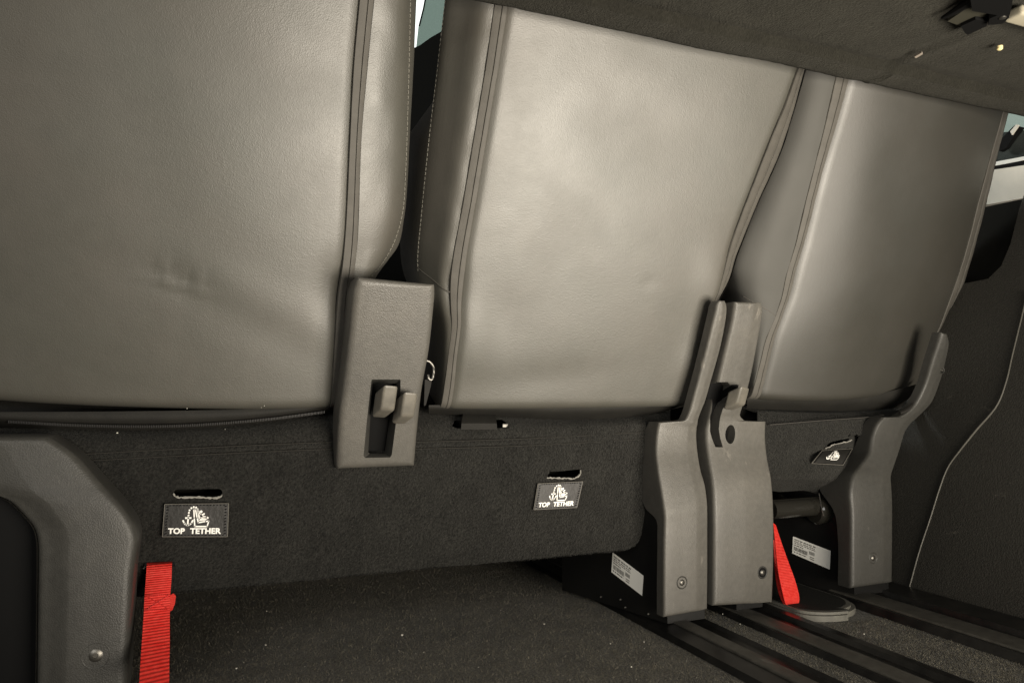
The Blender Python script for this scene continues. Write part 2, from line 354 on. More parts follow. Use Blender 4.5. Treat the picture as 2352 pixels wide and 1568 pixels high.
gr = [(mro, 0.008), (off(mro, 0.006), 0.018), (off(mro, 0.010), 0.05), (off(mro, 0.010), 0.18)]
seat(tM, [('side_panel', 'gusset', gd[1:]), ('zip_strip', 'strip', [(ms, 0.003), (msr, 0.0)]), ('back_panel', 'panel', [(msr, 0.0), (mr, 0.002)]), ('zip_strip', 'strip', [(mr, 0.002), (mro, 0.010)]), ('side_panel', 'gusset', gr)], S1, sbM, dispM, LEA)
stitches('stitching', mge, 0.062, 0.185, S1, sbM, tM)
seamline('cross_seam', gd[1:], 3, 0.172, 0.19, sbM, tM)
# --- right seat
tR = thing('rear_seat', 'right seat back of grey leather beside the dark side wall and window', 'car seat', (1.05, 1.0, 0.34), 'row of grey leather seat backs')
rs = Curve([(1918,182),(1896,280),(1871,380),(1846,480),(1826,565),(1803,640),(1793,690),(1776,740),(1758,783),(1743,842),(1725,912)], 0.002)
rsr = Curve([(1948,190),(1921,290),(1891,390),(1868,480),(1846,565),(1828,625),(1811,690),(1793,740),(1778,783),(1761,851),(1746,914)])
rge = Curve([(1838,168),(1815,270),(1785,370),(1745,480),(1712,560),(1694,625),(1700,665),(1712,720),(1712,800),(1704,912)], 0.028)
rr = Curve([(2301,270),(2276,360),(2251,450),(2226,550),(2201,635),(2178,700),(2159,752),(2141,797),(2133,856),(2119,886),(2106,914)], 0.075)
rro = Curve([(2313,270),(2287,370),(2263,475),(2241,560),(2218,640),(2203,685),(2184,715),(2166,755),(2149,800),(2141,860),(2126,890),(2112,916)], 0.090)
sbR = sline((1740, 922), (2104, 920))
bR = [bump((1900, 700), 0.004, 0.10, 0.10), bump((2060, 500), -0.0015, 0.05, 0.3, 0.2), bump((1960, 450), 0.001, 0.04, 0.3, 0.2)]
def dispR(X, s): return 0.0008 * fbm((X, s, 9), 6, 2) + sum(b(X, s) for b in bR)
gd = [(rs, 0.003), (mix(rs, rge, 0.35), 0.0035), (mix(rs, rge, 0.75), 0.0115), (rge, 0.030), (off(rge, -0.003), 0.05), (off(rge, 0.006), 0.18)]
gr = [(rro, 0.082), (off(rro, 0.005), 0.092), (off(rro, 0.006), 0.12), (off(rro, 0.0), 0.18)]
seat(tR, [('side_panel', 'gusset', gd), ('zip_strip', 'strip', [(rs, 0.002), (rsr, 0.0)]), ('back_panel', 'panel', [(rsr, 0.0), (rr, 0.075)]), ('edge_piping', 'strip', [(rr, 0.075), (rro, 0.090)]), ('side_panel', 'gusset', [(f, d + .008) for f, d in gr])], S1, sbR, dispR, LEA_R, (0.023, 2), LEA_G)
seamline('cross_seam', gd, 3, 0.150, 0.172, sbR, tR)
# --- flaps that close the covers underneath
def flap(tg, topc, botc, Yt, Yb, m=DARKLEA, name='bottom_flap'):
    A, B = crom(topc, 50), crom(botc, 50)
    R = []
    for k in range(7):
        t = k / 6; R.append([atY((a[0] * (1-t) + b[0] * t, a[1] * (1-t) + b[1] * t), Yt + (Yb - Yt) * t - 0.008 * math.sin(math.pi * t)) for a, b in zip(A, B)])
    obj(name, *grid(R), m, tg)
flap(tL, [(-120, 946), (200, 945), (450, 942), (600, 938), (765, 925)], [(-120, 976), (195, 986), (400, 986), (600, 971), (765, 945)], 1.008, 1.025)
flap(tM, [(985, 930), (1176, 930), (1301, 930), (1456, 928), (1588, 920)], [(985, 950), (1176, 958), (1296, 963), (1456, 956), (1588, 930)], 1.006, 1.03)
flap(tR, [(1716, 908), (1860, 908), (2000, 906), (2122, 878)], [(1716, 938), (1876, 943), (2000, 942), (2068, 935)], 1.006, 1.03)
zt = []
for q in crom([(20, 968), (195, 977), (400, 978), (600, 964), (745, 946)], 190):
    zt.append(box(atY(q, 1.008), 0.0016, 0.0022, 0.0042, None, 0.0005, 1))
obj('zipper_teeth', *join(zt), mat('zipper_black', (0.012, 0.011, 0.010), 0.45, 0.4), tL, kind='stuff')

# ------------------------------------------------------------------ moulded covers
def cover_mesh(rows, r, fold_d=0.006, ns=70, ends=(True, True), nb=5):
    """rows: (left px, right px, Y or plane, left side depth, right side depth, fold fraction)"""
    K = []
    for seg in (rows if isinstance(rows[0], list) else [rows]):
        k_ = []
        for L, Rr, Y, sl, sr, fo in seg:
            f = (lambda p: on(p, Y[0], Y[1])) if isinstance(Y, tuple) else (lambda p: atY(p, Y))
            a, b = f(L), f(Rr); k_.append((*a, *b, sl, sr, fo))
        K += list(crom(k_, ns))
    A = np.array(K); mid = (A[:, :3] + A[:, 3:6]) / 2
    Ls = np.r_[0, np.cumsum(np.linalg.norm(np.diff(mid, axis=0), axis=1))]
    R = []
    extra = [0.0, 0.12, 0.35, 0.65]; ss = list(Ls)
    ss = sorted(set(ss + [e * r for e in extra] + [Ls[-1] - e * r for e in extra]))
    for s in ss:
        row = np.array([np.interp(s, Ls, A[:, c]) for c in range(A.shape[1])])
        a, b = Vector(row[:3]), Vector(row[3:6]); sl, sr, fo = row[6:]
        wv = b - a; wl = wv.length; e = wv / wl
        dd = 0.0
        for x, on_ in ((s, ends[0]), (Ls[-1] - s, ends[1])):
            if on_ and x < r: dd = max(dd, r - math.sqrt(max(0, r * r - (r - x) ** 2)))
        rr = min(r, wl * 0.3)
        xf = max(rr * 1.2, wl * fo)
        fd = lambda x: (0.0 if x <= xf else fold_d * (x - xf) / max(1e-5, wl - xf)) if fold_d >= 0 else (0.0 if x >= xf else -fold_d * (xf - x) / xf)
        pts = [(0, sl)] + [(0, rr + (sl - rr) * q) for q in (0.5, 0.15)]
        b0 = fd(rr); pts += [(rr * (1 - math.cos(q)), b0 + rr * (1 - math.sin(q))) for q in np.linspace(0, math.pi / 2, nb)]
        pts += [(rr + (xf - rr) * q, fd(rr + (xf - rr) * q)) for q in (0.33, 0.66)] + [(xf - .0015, fd(xf - .0015)), (xf + .0015, fd(xf + .0015))]
        pts += [(xf + (wl - rr - xf) * q, fd(xf + (wl - rr - xf) * q)) for q in (0.33, 0.66)]
        base = fd(wl - rr)
        pts += [(wl - rr * (1 - math.cos(q)), base + rr * (1 - math.sin(q))) for q in np.linspace(math.pi / 2, 0, nb)]
        pts += [(wl, base + rr + (sr - rr) * 0.5), (wl, max(sr, base + rr + .002))]
        dv = Vector((0, 1, 0))
        R.append([a + e * x + dv * max(y, dd) for x, y in pts])
    return grid(R, True, True, True)
def screw(px, Y, tg, rad=0.0062):
    c = atY(px, Y)
    s = obj('screw', *lathe(c, (0, -1, 0), [(rad * 1.62, -0.003), (rad * 1.60, 0.0004), (rad * 1.42, 0.0013), (rad * 1.24, 0.0005), (rad * 1.22, -0.003)]), PLA_D, tg)
    obj('screw_dark_disc', *lathe(c, (0, -1, 0), [(rad * 1.22, -0.003), (rad * 1.2, 0.0003), (rad * .6, 0.0004)], 20), BLK, s)  # flush black disc, painting the shade of a recess around the head
    obj('screw_head', *lathe(c, (0, -1, 0), [(rad * 0.80, -0.003), (rad * 0.76, 0.0008), (rad * 0.5, 0.0022), (rad * 0.28, 0.0024), (rad * 0.24, 0.0012)], 16), SCRW, s)
# base of the double seat
tD = thing('seat_platform', 'double seat base with long black carpet skirt, two top tether labels and a lever cover', 'seat base', (0.3, 1.05, 0.0), 'seat bases under the row')
tS = thing('seat_platform', 'single seat base at right with folded carpet skirt and two grey leg covers', 'seat base', (0.95, 1.05, 0.0), 'seat bases under the row')

# --- cover with two levers between left and middle seats
DP = (Vector((0.2, 0.985, 0.265)), Vector((0, 1, 0.45)).normalized())
rowsD = [((776, 1077), (954, 1070), DP, .035, .03, .6), ((774, 1068), (955, 1060), DP, .035, .03, .6), ((779, 960), (963, 971), DP, .05, .05, .6), ((790, 870), (973, 888), DP, .06, .06, .6),
         ((801, 780), (989, 800), DP, .06, .06, .6), ((810, 690), (999, 708), DP, .05, .05, .6), ((813, 662), (1002, 672), DP, .05, .05, .6), ((822, 634), (1001, 651), DP, .05, .05, .6)]
cD = obj('lever_cover', *cover_mesh(rowsD, 0.009, 0.0008, ends=(True, True)), PLA, tD, label='tall grey cover with two levers in an open slot')
def dp(p, d=0.0): return on(p, DP[0], DP[1]) + Vector((0, d, 0))
outer = [(855, 871), (918, 871), (920, 874), (920, 905), (917, 912), (911, 960), (900, 1044), (896, 1050), (838, 1051), (835, 1046), (843, 962), (853, 874)]
inner = [(860, 880), (916, 880), (917, 882), (916, 905), (914, 912), (907, 960), (895, 1040), (892, 1044), (853, 1043), (850, 1039), (855, 960), (860, 884)]
cut(cD, [prism([dp(p, -0.02) for p in outer], (0, 0.052, 0))])
o = obj('slot_bezel', *grid([[dp(p, 0.0005) for p in outer], [dp(p, 0.012) for p in inner], [dp(p, 0.030) for p in inner]], True), PLA_D, cD)
obj('slot_black_plate', *prism([dp(p, 0.029) for p in outer], (0, 0.003, 0)), BLK, cD)  # black plate painting the slot's dark inside
LV = Matrix((Vector((1, 0, 0)), Vector((0, 0.93, -0.36)), Vector((0.04, -0.36, 0.93)))).transposed()
for c in ((880, 922), (925, 937)):
    p = dp(c, -0.010); v = obj('lever', *box(p, 0.0195, 0.030, 0.0345, LV @ Matrix.Rotation(0.22, 3, 'Z'), 0.0045, 4), LEV, cD)
    obj('lever_arm', *box(p + Vector((0, 0.02, 0.004)), 0.008, 0.03, 0.012, LV, 0.002, 2), BLK, v)
# chrome latch hook and strap beside the cover
hk = obj('latch_hook', *tube(crom([atY(p, 0.955) for p in [(980, 828), (986, 830), (995, 842), (995, 862), (991, 872), (984, 868), (983, 860)]], 20), 0.0019, 8), STEEL, tD)
obj('latch_plate', *prism([atY(p, 0.96) for p in [(976, 872), (992, 868), (990, 885), (978, 930), (974, 932)]], (0, 0.003, 0)), DARKLEA, tD)

# --- middle leg cover (right leg of the double base)
G = [(1.0, 0)]
rowsA = [((1526, 1418), (1631, 1399), .950, .020, .05, .69), ((1526, 1340), (1632, 1320), .950, .020, .05, .69), ((1527, 1240), (1632, 1234), .950, .020, .05, .69), ((1528, 1200), (1632, 1190), .950, .024, .05, .69), ((1527, 1176), (1631, 1154), .950, .055, .05, .69),
         ((1521, 1134), (1626, 1115), .955, .06, .05, .69), ((1513, 1084), (1616, 1080), .962, .055, .05, .70), ((1508, 1034), (1609, 1038), .970, .045, .04, .70), ((1511, 990), (1606, 1001), .972, .035, .04, .72), ((1515, 970), (1607, 981), .970, .03, .04, .72)]
rowsA2 = [((1568, 966), (1608, 975), .967, .02, .03, .6), ((1579, 958), (1612, 955), .964, .02, .03, .5), ((1586, 941), (1619, 937), .960, .02, .03, .5), ((1590, 926), (1626, 920), .957, .02, .03, .5), ((1605, 872), (1641, 868), .944, .02, .03, .5), ((1626, 791), (1663, 788), .922, .02, .03, .5), ((1645, 712), (1675, 716), .902, .02, .03, .5), ((1648, 698), (1674, 700), .899, .02, .03, .5), ((1654, 689), (1668, 690), .897, .02, .03, .5)]
cA = obj('leg_cover', *cover_mesh([rowsA, rowsA2], 0.0045, 0.006), PLA, tD, label='grey leg cover with a thin arm rising between the seats')
screw((1566, 1337), .9505, cA)
# --- single base: left cover with lever, right cover
rowsB = [((1640, 1392), (1782, 1384), .950, .06, .03, .49), ((1641, 1284), (1785, 1284), .950, .06, .03, .49), ((1641, 1184), (1785, 1180), .950, .06, .03, .49), ((1638, 1109), (1780, 1104), .955, .06, .03, .50), ((1628, 1045), (1770, 1050), .966, .06, .03, .5), ((1624, 1010), (1766, 1010), .971, .06, .03, .5), ((1624, 985), (1766, 985), .970, .06, .03, .5), ((1628, 968), (1767, 968), .968, .06, .03, .5)]
rowsB2 = [((1630, 962), (1718, 966), .967, .05, .03, .6), ((1632, 954), (1709, 957), .965, .05, .03, .6), ((1634, 945), (1708, 950), .962, .05, .03, .6), ((1640, 920), (1716, 925), .956, .05, .03, .6), ((1652, 868), (1731, 868), .943, .05, .03, .6), ((1668, 800), (1744, 804), .925, .05, .03, .6), ((1682, 740), (1754, 748), .909, .05, .03, .6), ((1687, 712), (1759, 712), .902, .05, .03, .6), ((1690, 692), (1756, 694), .897, .05, .03, .6)]
cB = obj('leg_cover', *cover_mesh([rowsB, rowsB2], 0.006, 0.006), PLA, tS, label='grey leg cover with a lever slot and a small oval hole')
slotB = [(1653, 877), (1675, 877), (1681, 886), (1678, 918), (1668, 925), (1659, 942), (1648, 985), (1646, 1025), (1629, 1025), (1627, 990), (1634, 956), (1646, 900)]
ov = [(1678 + 11.5 * math.cos(a), 997 + (22 * math.sin(a) if abs(math.sin(a)) < .75 else 22 * math.sin(a))) for a in np.linspace(0, 2 * math.pi, 20, endpoint=False)]
def loc(q, o): return q
BP = (atY((1650, 960), .966), Vector((0, 1, 0.42)).normalized())
def pz(pts, Y, front, back): return prism([atY(p, Y) - Vector((0, front, 0)) for p in pts], (0, front + back, 0))
cut(cB, [prism([on(p, BP[0], BP[1]) - Vector((0, .04, 0)) for p in slotB], (0, 0.064, 0)), pz(ov, .970, .03, .022)])
obj('slot_black_plate', *prism([on(p, BP[0], BP[1]) + Vector((0, .021, 0)) for p in slotB], (0, 0.004, 0)), BLK, cB)  # black plate again, the slot's darkness put into its colour
obj('hole_backing', *pz([(1660, 972), (1696, 972), (1696, 1022), (1660, 1022)], .970, -.0195, .024), BLK, cB)
v = obj('lever', *box(atY((1692, 915), .935), 0.024, 0.026, 0.030, LV @ Matrix.Rotation(0.35, 3, 'Z'), 0.005, 4), LEV, cB)
obj('lever_arm', *box(atY((1674, 900), .96), 0.014, 0.03, 0.014, LV, 0.002, 2), BLK, v)
screw((1751, 1314), .953, cB)
rowsC = [((1957, 1352), (2056, 1337), .950, .03, .05, .72), ((1957, 1250), (2057, 1240), .950, .03, .05, .72), ((1957, 1180), (2057, 1154), .950, .04, .05, .72), ((1954, 1130), (2055, 1115), .952, .07, .05, .72), ((1960, 1095), (2054, 1094), .956, .07, .05, .72), ((1978, 1068), (2063, 1064), .963, .05, .05, .7), ((1998, 1040), (2073, 1034), .968, .04, .05, .7), ((2006, 1000), (2086, 992), .972, .03, .05, .7), ((2018, 972), (2098, 974), .970, .03, .05, .7), ((2030, 958), (2106, 966), .968, .03, .05, .7)]
rowsC2 = [((2066, 957), (2112, 961), .966, .02, .03, .5), ((2086, 945), (2130, 943), .962, .02, .03, .5), ((2104, 926), (2148, 922), .958, .02, .03, .5), ((2126, 884), (2167, 874), .948, .02, .03, .5), ((2144, 826), (2180, 826), .930, .02, .03, .5), ((2160, 776), (2186, 786), .914, .02, .03, .5), ((2164, 762), (2180, 766), .91, .02, .03, .5)]
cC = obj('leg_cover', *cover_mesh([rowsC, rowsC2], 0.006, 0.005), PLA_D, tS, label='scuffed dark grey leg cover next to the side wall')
obj('bright_edge', *tube(crom([atY(p, 0.965) for p in [(2066, 948), (2080, 942), (2096, 930), (2106, 918)]], 12), 0.0032, 8), STEEL, tS)
screw((2005, 1281), .9505, cC); screw((2163, 850), .942, cC, 0.004)
# --- left leg cover of the double base
rowsL = [((-260, 1001), (107, 1002), .930, .03, .06, .62), ((-215, 1045), (165, 1040), .930, .03, .06, .60), ((-150, 1104), (225, 1104), .928, .03, .06, .535), ((-50, 1135), (256, 1137), .926, .03, .06, .43), ((10, 1155), (279, 1164), .925, .03, .06, .37), ((45, 1188), (298, 1190), .925, .03, .06, .345), ((68, 1216), (310, 1212), .925, .03, .06, .335), ((77, 1248), (316, 1240), .925, .03, .06, .33), ((78, 1290), (312, 1275), .925, .03, .06, .33), ((78, 1330), (306, 1320), .925, .03, .06, .335), ((77, 1400), (302, 1400), .925, .03, .06, .34), ((75, 1600), (290, 1600), .925, .03, .06, .34)]
rowsL = [(a, b, Y, s1, s2, f) for a, b, Y, s1, s2, f in rowsL]
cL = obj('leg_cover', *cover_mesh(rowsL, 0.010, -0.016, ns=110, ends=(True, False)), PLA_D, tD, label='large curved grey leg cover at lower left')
screw((220, 1504), .926, cL, 0.0095)
# steel risers behind the covers
TAPER = 0.27
def riser(xl, xr, z1, Y0, Y1, tg, m=BLKM):
    P = [Vector((xl, Y0, .012)), Vector((xr, Y0, .012)), Vector((xr, Y1, .012)), Vector((xl - TAPER * (Y1 - Y0), Y1, .012))]
    return obj('riser_box', *prism(P, (0, 0, z1)), m, tg, False)
rA = riser(0.648, 0.716, 0.215, 0.968, 1.20, tD)
rB = riser(0.790, 0.842, 0.215, 0.985, 1.30, tS)
rC = riser(1.030, 1.110, 0.185, 0.975, 1.42, tS)
rL = riser(-0.42, -0.150, 0.25, 0.965, 1.42, tD, BLK)  # left riser enlarged and flat black so the leg opening reads dark
for p in ((1436, 1394), (1489, 1409), (1425, 1376), (1380, 1370)):
    q = on(p, (0.647, 0.968, 0), Vector((1, TAPER, 0))); obj('rivet', *lathe(q, (-1, -TAPER, 0), [(0.0017, -.001), (0.0016, .0012), (0.0008, .002)], 8), SCRW, rA)
for nm, x0, x1, tg_ in (('cushion', -0.42, 0.20, tD), ('cushion', 0.24, 0.735, tD), ('cushion', 0.80, 1.21, tS)):
    obj(nm, *box(((x0 + x1) / 2, 1.32, 0.285), x1 - x0, 0.50, 0.15, None, 0.03, 4), DARKLEA, tg_)
# tubes under the single seat
for p, q, r_ in (((1770, 1170), (1900, 1168), 0.016), ((1760, 1156), (1888, 1158), 0.006)):
    a, b = atY(p, 1.03), atY(q, 1.03); b.z = a.z
    obj('cross_tube', *tube([a, a.lerp(b, .5), b + Vector((0.04, 0, 0))], r_, 18), TUB, tS)
a = atY((1880, 1172), 1.03); obj('tube_collar', *lathe(a, (1, 0, 0), [(0.02, -.012), (0.024, -.008), (0.024, .012), (0.030, .014), (0.030, .03)], 24), TUB, tS)
obj('wire', *tube(crom([atY(p, 1.0) for p in [(1881, 1132), (1884, 1150), (1888, 1172), (1891, 1184)]], 12), 0.0009, 6), STEEL, tS)
obj('cable', *tube(crom([atY(p, 1.08) for p in [(1790, 1138), (1822, 1152), (1855, 1162), (1885, 1160)]], 14), 0.0035, 8), TUB, tS)

# barcode stickers on the risers
def sticker(quad, X, rz):
    P = [on(p, X, Vector((1, TAPER, 0))) for p in quad]; o_ = Vector((-0.0006, 0, 0))
    s = obj('sticker', *prism([p + o_ for p in P], (0.0005, 0, 0)), PAPER, rz, False, label='white barcode sticker')
    def uv(u, v): return P[0] * ((1-u) * (1-v)) + P[1] * (u * (1-v)) + P[2] * (u * v) + P[3] * ((1-u) * v) + o_ * 1.6
    V, Fc = [], []
    def rect(u0, v0, u1, v1):
        b = len(V); V.extend([uv(u0, v0), uv(u1, v0), uv(u1, v1), uv(u0, v1)]); Fc.append((b, b+1, b+2, b+3))
    rnd = random.Random(4)
    for v0, u1, h in ((0.10, 0.62, 0.07), (0.22, 0.60, 0.05), (0.31, 0.64, 0.05), (0.42, 0.30, 0.06), (0.82, 0.40, 0.06)):
        u = 0.05
        while u < u1:
            du = rnd.uniform(0.02, 0.08); rect(u, v0, min(u + du, u1), v0 + h); u += du + rnd.uniform(0.008, 0.035)
    u = 0.05
    while u < 0.42: du = rnd.choice((0.006, 0.010, 0.016)); rect(u, 0.54, u + du, 0.76); u += du + rnd.choice((0.006, 0.010))
    rect(0.44, 0.44, 0.60, 0.66) if False else None
    for k in range(6): rect(0.46 + k * .025, 0.46, 0.475 + k * .025, 0.64)
    for v0 in (0.74, 0.84):
        rect(0.48, v0, 0.60, v0 + 0.05)
    obj('sticker_print', V, Fc, INK, s, False)
sticker([(1408, 1268), (1478, 1321), (1475, 1367), (1405, 1313)], (0.6475, 0.968, 0), rA)
sticker([(1822, 1231), (1908, 1264), (1906, 1307), (1820, 1270)], (1.0295, 0.975, 0), rC)

# ------------------------------------------------------------------ carpet skirts
def ycurve(pts):
    f = crom(pts, 160); xs = [p[0] for p in f]; ys = [p[1] for p in f]
    return lambda x: float(np.interp(x, xs, ys))
k0 = ycurve([(-120, 945), (400, 945), (770, 930), (1176, 930), (1590, 915)])
k1 = ycurve([(-120, 972), (195, 980), (400, 979), (600, 966), (770, 950), (970, 952), (1176, 955), (1300, 959), (1456, 954), (1540, 946)])
k2 = ycurve([(-120, 1032), (400, 1016), (770, 1001), (970, 1001), (1176, 994), (1540, 974)])
k3 = ycurve([(-120, 1072), (195, 1056), (400, 1045), (765, 1029), (970, 1028), (1176, 1022), (1326, 1015), (1506, 1004), (1540, 1002)])
kb_x = [-120, 300, 410, 560, 800, 1000, 1200, 1400, 1440, 1458, 1468, 1474, 1478, 1482, 1495, 1540]
kb_y = [1410, 1371, 1360, 1346, 1323, 1303, 1286, 1267, 1262, 1253, 1241, 1225, 1200, 1172, 1150, 1140]
xs = sorted(set(list(np.linspace(-120, 1440, 240)) + list(np.linspace(1440, 1540, 40))))
R = []
rnd = random.Random(2)
fr = [rnd.uniform(-1.6, 1.6) for _ in xs]
for kf in np.linspace(0, 1, 90):
    row = []
    for i, x in enumerate(xs):
        yb = float(np.interp(x, kb_x, kb_y)) + fr[i] * (1 if kf == 1 else 0)
        # upper rolled band for kf < .3, flat skirt below
        if kf < 0.30:
            t = kf / 0.30
            if t < 0.33: q = t / 0.33; y = k0(x) * (1-q) + k1(x) * q; Y = 1.07 - 0.032 * q
            elif t < 0.7: q = (t - 0.33) / 0.37; y = k1(x) * (1-q) + k2(x) * q; Y = 1.038 - 0.030 * math.sin(q * math.pi / 2)
            else: q = (t - 0.7) / 0.3; y = k2(x) * (1-q) + k3(x) * q; Y = 1.008 - 0.002 * q
        else:
            q = (kf - 0.30) / 0.70; y = k3(x) * (1-q) + yb * q; Y = 1.006 + 0.004 * q
        dy = y - k3(x)
        Y += 0.0035 * math.exp(-(dy / 4.0) ** 2) + 0.0020 * math.exp(-((dy + 16) / 4.0) ** 2)
        P = atY((x, y), Y); Y += 0.0045 * fbm((P.x, P.z, 2), 6, 2) + 0.0012 * fbm((P.x, P.z, 8), 40, 2)
        row.append(atY((x, y), Y))
    R.append(row)
back = [[v + Vector((0, 0.004, 0)) for v in r_] for r_ in R]
V1, F1 = grid(R); n = len(V1); nr, nc = len(R), len(R[0])
V = V1 + [v for r_ in back for v in r_]; Fc = F1 + [tuple(i + n for i in reversed(q)) for q in F1]
loop = [j for j in range(nc)] + [i * nc + nc - 1 for i in range(1, nr)] + [(nr - 1) * nc + j for j in range(nc - 2, -1, -1)] + [i * nc for i in range(nr - 2, 0, -1)]
Fc += [(loop[i], loop[(i+1) % len(loop)], loop[(i+1) % len(loop)] + n, loop[i] + n) for i in range(len(loop))]
sk = obj('carpet_skirt', V, Fc, CAR, tD)
def stadium(x0, x1, y0, y1, sl=0.0, n=8):
    r = (y1 - y0) / 2; c = (y0 + y1) / 2; out = []
    for a in np.linspace(-math.pi / 2, math.pi / 2, n): out.append((x1 - r + r * math.cos(a), c + r * math.sin(a) + sl))
    for a in np.linspace(math.pi / 2, 3 * math.pi / 2, n): out.append((x0 + r + r * math.cos(a), c + r * math.sin(a)))
    return out
slot1 = stadium(399, 511, 1123, 1141, -1); slot2 = [(1262, 1082), (1290, 1081), (1330, 1077), (1332, 1083), (1331, 1089), (1326, 1094), (1318, 1096), (1290, 1096), (1257, 1096), (1258, 1090)]
slot3 = [(1037, 978), (1048, 966), (1160, 964), (1168, 975), (1165, 982), (1046, 983)]
slot4 = [(331, 1293), (400, 1290), (402, 1301), (331, 1305)]
cut(sk, [pz(s_, Y_, .03, .04) for s_, Y_ in ((slot1, 1.007), (slot2, 1.007), (slot3, 1.018), (slot4, 1.007))])
sk.data.set_sharp_from_angle(angle=math.radians(60))
def ragged(pts, Y, n, r0, seed):
    rnd = random.Random(seed); q = crom(pts, n); return tube([atY((a + rnd.uniform(-.5, .5), b + rnd.uniform(-1.3, 1.0)), Y) for a, b in q], [r0 * rnd.uniform(.5, 1.6) for _ in q], 6)
obj('slot_edge', *ragged([(398, 1133), (403, 1140), (412, 1142), (455, 1142), (495, 1143), (505, 1141), (511, 1136)], 1.004, 34, 0.0011, 1), FRAY, sk, label='frayed pale slot edge')
obj('slot_edge', *ragged([(1256, 1097), (1290, 1098), (1318, 1098), (1328, 1094), (1333, 1086), (1333, 1079)], 1.004, 30, 0.0010, 3), FRAY, sk, label='frayed pale slot edge')
obj('slot_edge', *ragged([(328, 1304), (334, 1301), (338, 1296)], 1.004, 8, 0.0009, 5), FRAY, sk)
obj('hanging_tab', *grid([[atY((x0 + (x1 - x0) * t, y), Y) for t in np.linspace(0, 1, 8)] for x0, x1, y, Y in ((1064, 1138, 946, 1.03), (1062, 1139, 958, 1.012), (1060, 1141, 972, 1.001), (1059, 1142, 986, 1.004))]), DARKLEA, sk)
obj('metal_clip', *box(atY((1160, 977), 1.02), 0.009, 0.004, 0.006, None, 0.001, 2), STEEL, sk)
# stitched seam threads along the fold
for dy_, nm in ((-15, 'fold_seam'), (1, 'fold_seam')):
    P = [atY((x, k3(x) + dy_ + 1.0), 1.0065) for x in np.linspace(-100, 1505, 120) if not (778 < x < 952)]
    obj(nm, *join([tube(P[:65], 0.0007, 5), tube(P[66:], 0.0007, 5)]), mat('seam_thread', (0.026, 0.0245, 0.021), 0.8, 0.2), sk)

# skirt of the single seat
A = [[(1700, 930), (1880, 938), (2060, 928), (2150, 900)], [(1740, 944), (1880, 948), (2000, 946), (2090, 938)], [(1740, 978), (1880, 968), (2000, 958), (2075, 950)], [(1740, 1020), (1860, 1012), (1960, 1000), (2030, 985)],
     [(1740, 1062), (1850, 1064), (1935, 1060), (2010, 1045)], [(1740, 1098), (1850, 1100), (1920, 1102), (2000, 1090)], [(1740, 1122), (1790, 1129), (1850, 1127), (1890, 1137), (1915, 1134), (1990, 1110)], [(1740, 1116), (1790, 1120), (1850, 1118), (1890, 1126), (1990, 1100)]]
YY = [1.06, 1.03, 1.004, 0.998, 0.990, 0.996, 1.035, 1.06]
Rk = [crom(a, 70) for a in A]; R = []
for k in np.linspace(0, len(A) - 1, 70):
    i = min(len(A) - 2, int(k)); t = k - i; t = t * t * (3 - 2 * t) * .5 + t * .5
    row = []
    for a, b in zip(Rk[i], Rk[i + 1]):
        p = a * (1 - t) + b * t; Y = YY[i] * (1 - t) + YY[i + 1] * t
        # the drooping fold under the label
        g = math.exp(-((p[0] - 1890) / 60) ** 2 - ((p[1] - 1085) / 20) ** 2); h = math.exp(-((p[0] - 1900) / 70) ** 2 - ((p[1] - 1045) / 14) ** 2)
        Y += -0.012 * g + 0.012 * h
        Y += 0.04 * max(0.0, (p[0] - 1940) / 60) * (1 if p[1] > 1000 else 0)
        P = atY(p, Y); Y += 0.004 * fbm((P.x, P.z, 4), 9, 2); row.append(atY(p, Y))
    R.append(row)
sk2 = obj('carpet_skirt', *grid(R), CAR, tS, label='sagging carpet skirt with a torn slot')
md = sk2.modifiers.new('s', 'SOLIDIFY'); md.thickness = 0.004; md.offset = -1
bpy.context.view_layer.update(); me = bpy.data.meshes.new_from_object(sk2.evaluated_get(bpy.context.evaluated_depsgraph_get())); sk2.modifiers.clear(); sk2.data = me
slot5 = [(1895, 1027), (1897, 1020), (1905, 1015), (1925, 1010), (1945, 1007), (1953, 1006), (1955, 1009), (1950, 1012), (1930, 1016), (1912, 1021), (1903, 1026)]
cut(sk2, [pz(slot5, .998, .05, .07)])
obj('slot_edge', *ragged([(1896, 1029), (1904, 1027), (1914, 1021), (1932, 1017), (1950, 1013), (1956, 1009)], 0.992, 26, 0.0009, 8), FRAY, sk2)
obj('fold_seam', *tube([atY(p, 1.0) for p in crom([(1768, 975), (1880, 966), (2000, 957), (2030, 953)], 40)], 0.0007, 5), mat('seam_thread_b', (0.06, 0.056, 0.05), 0.8, 0.2), sk2)

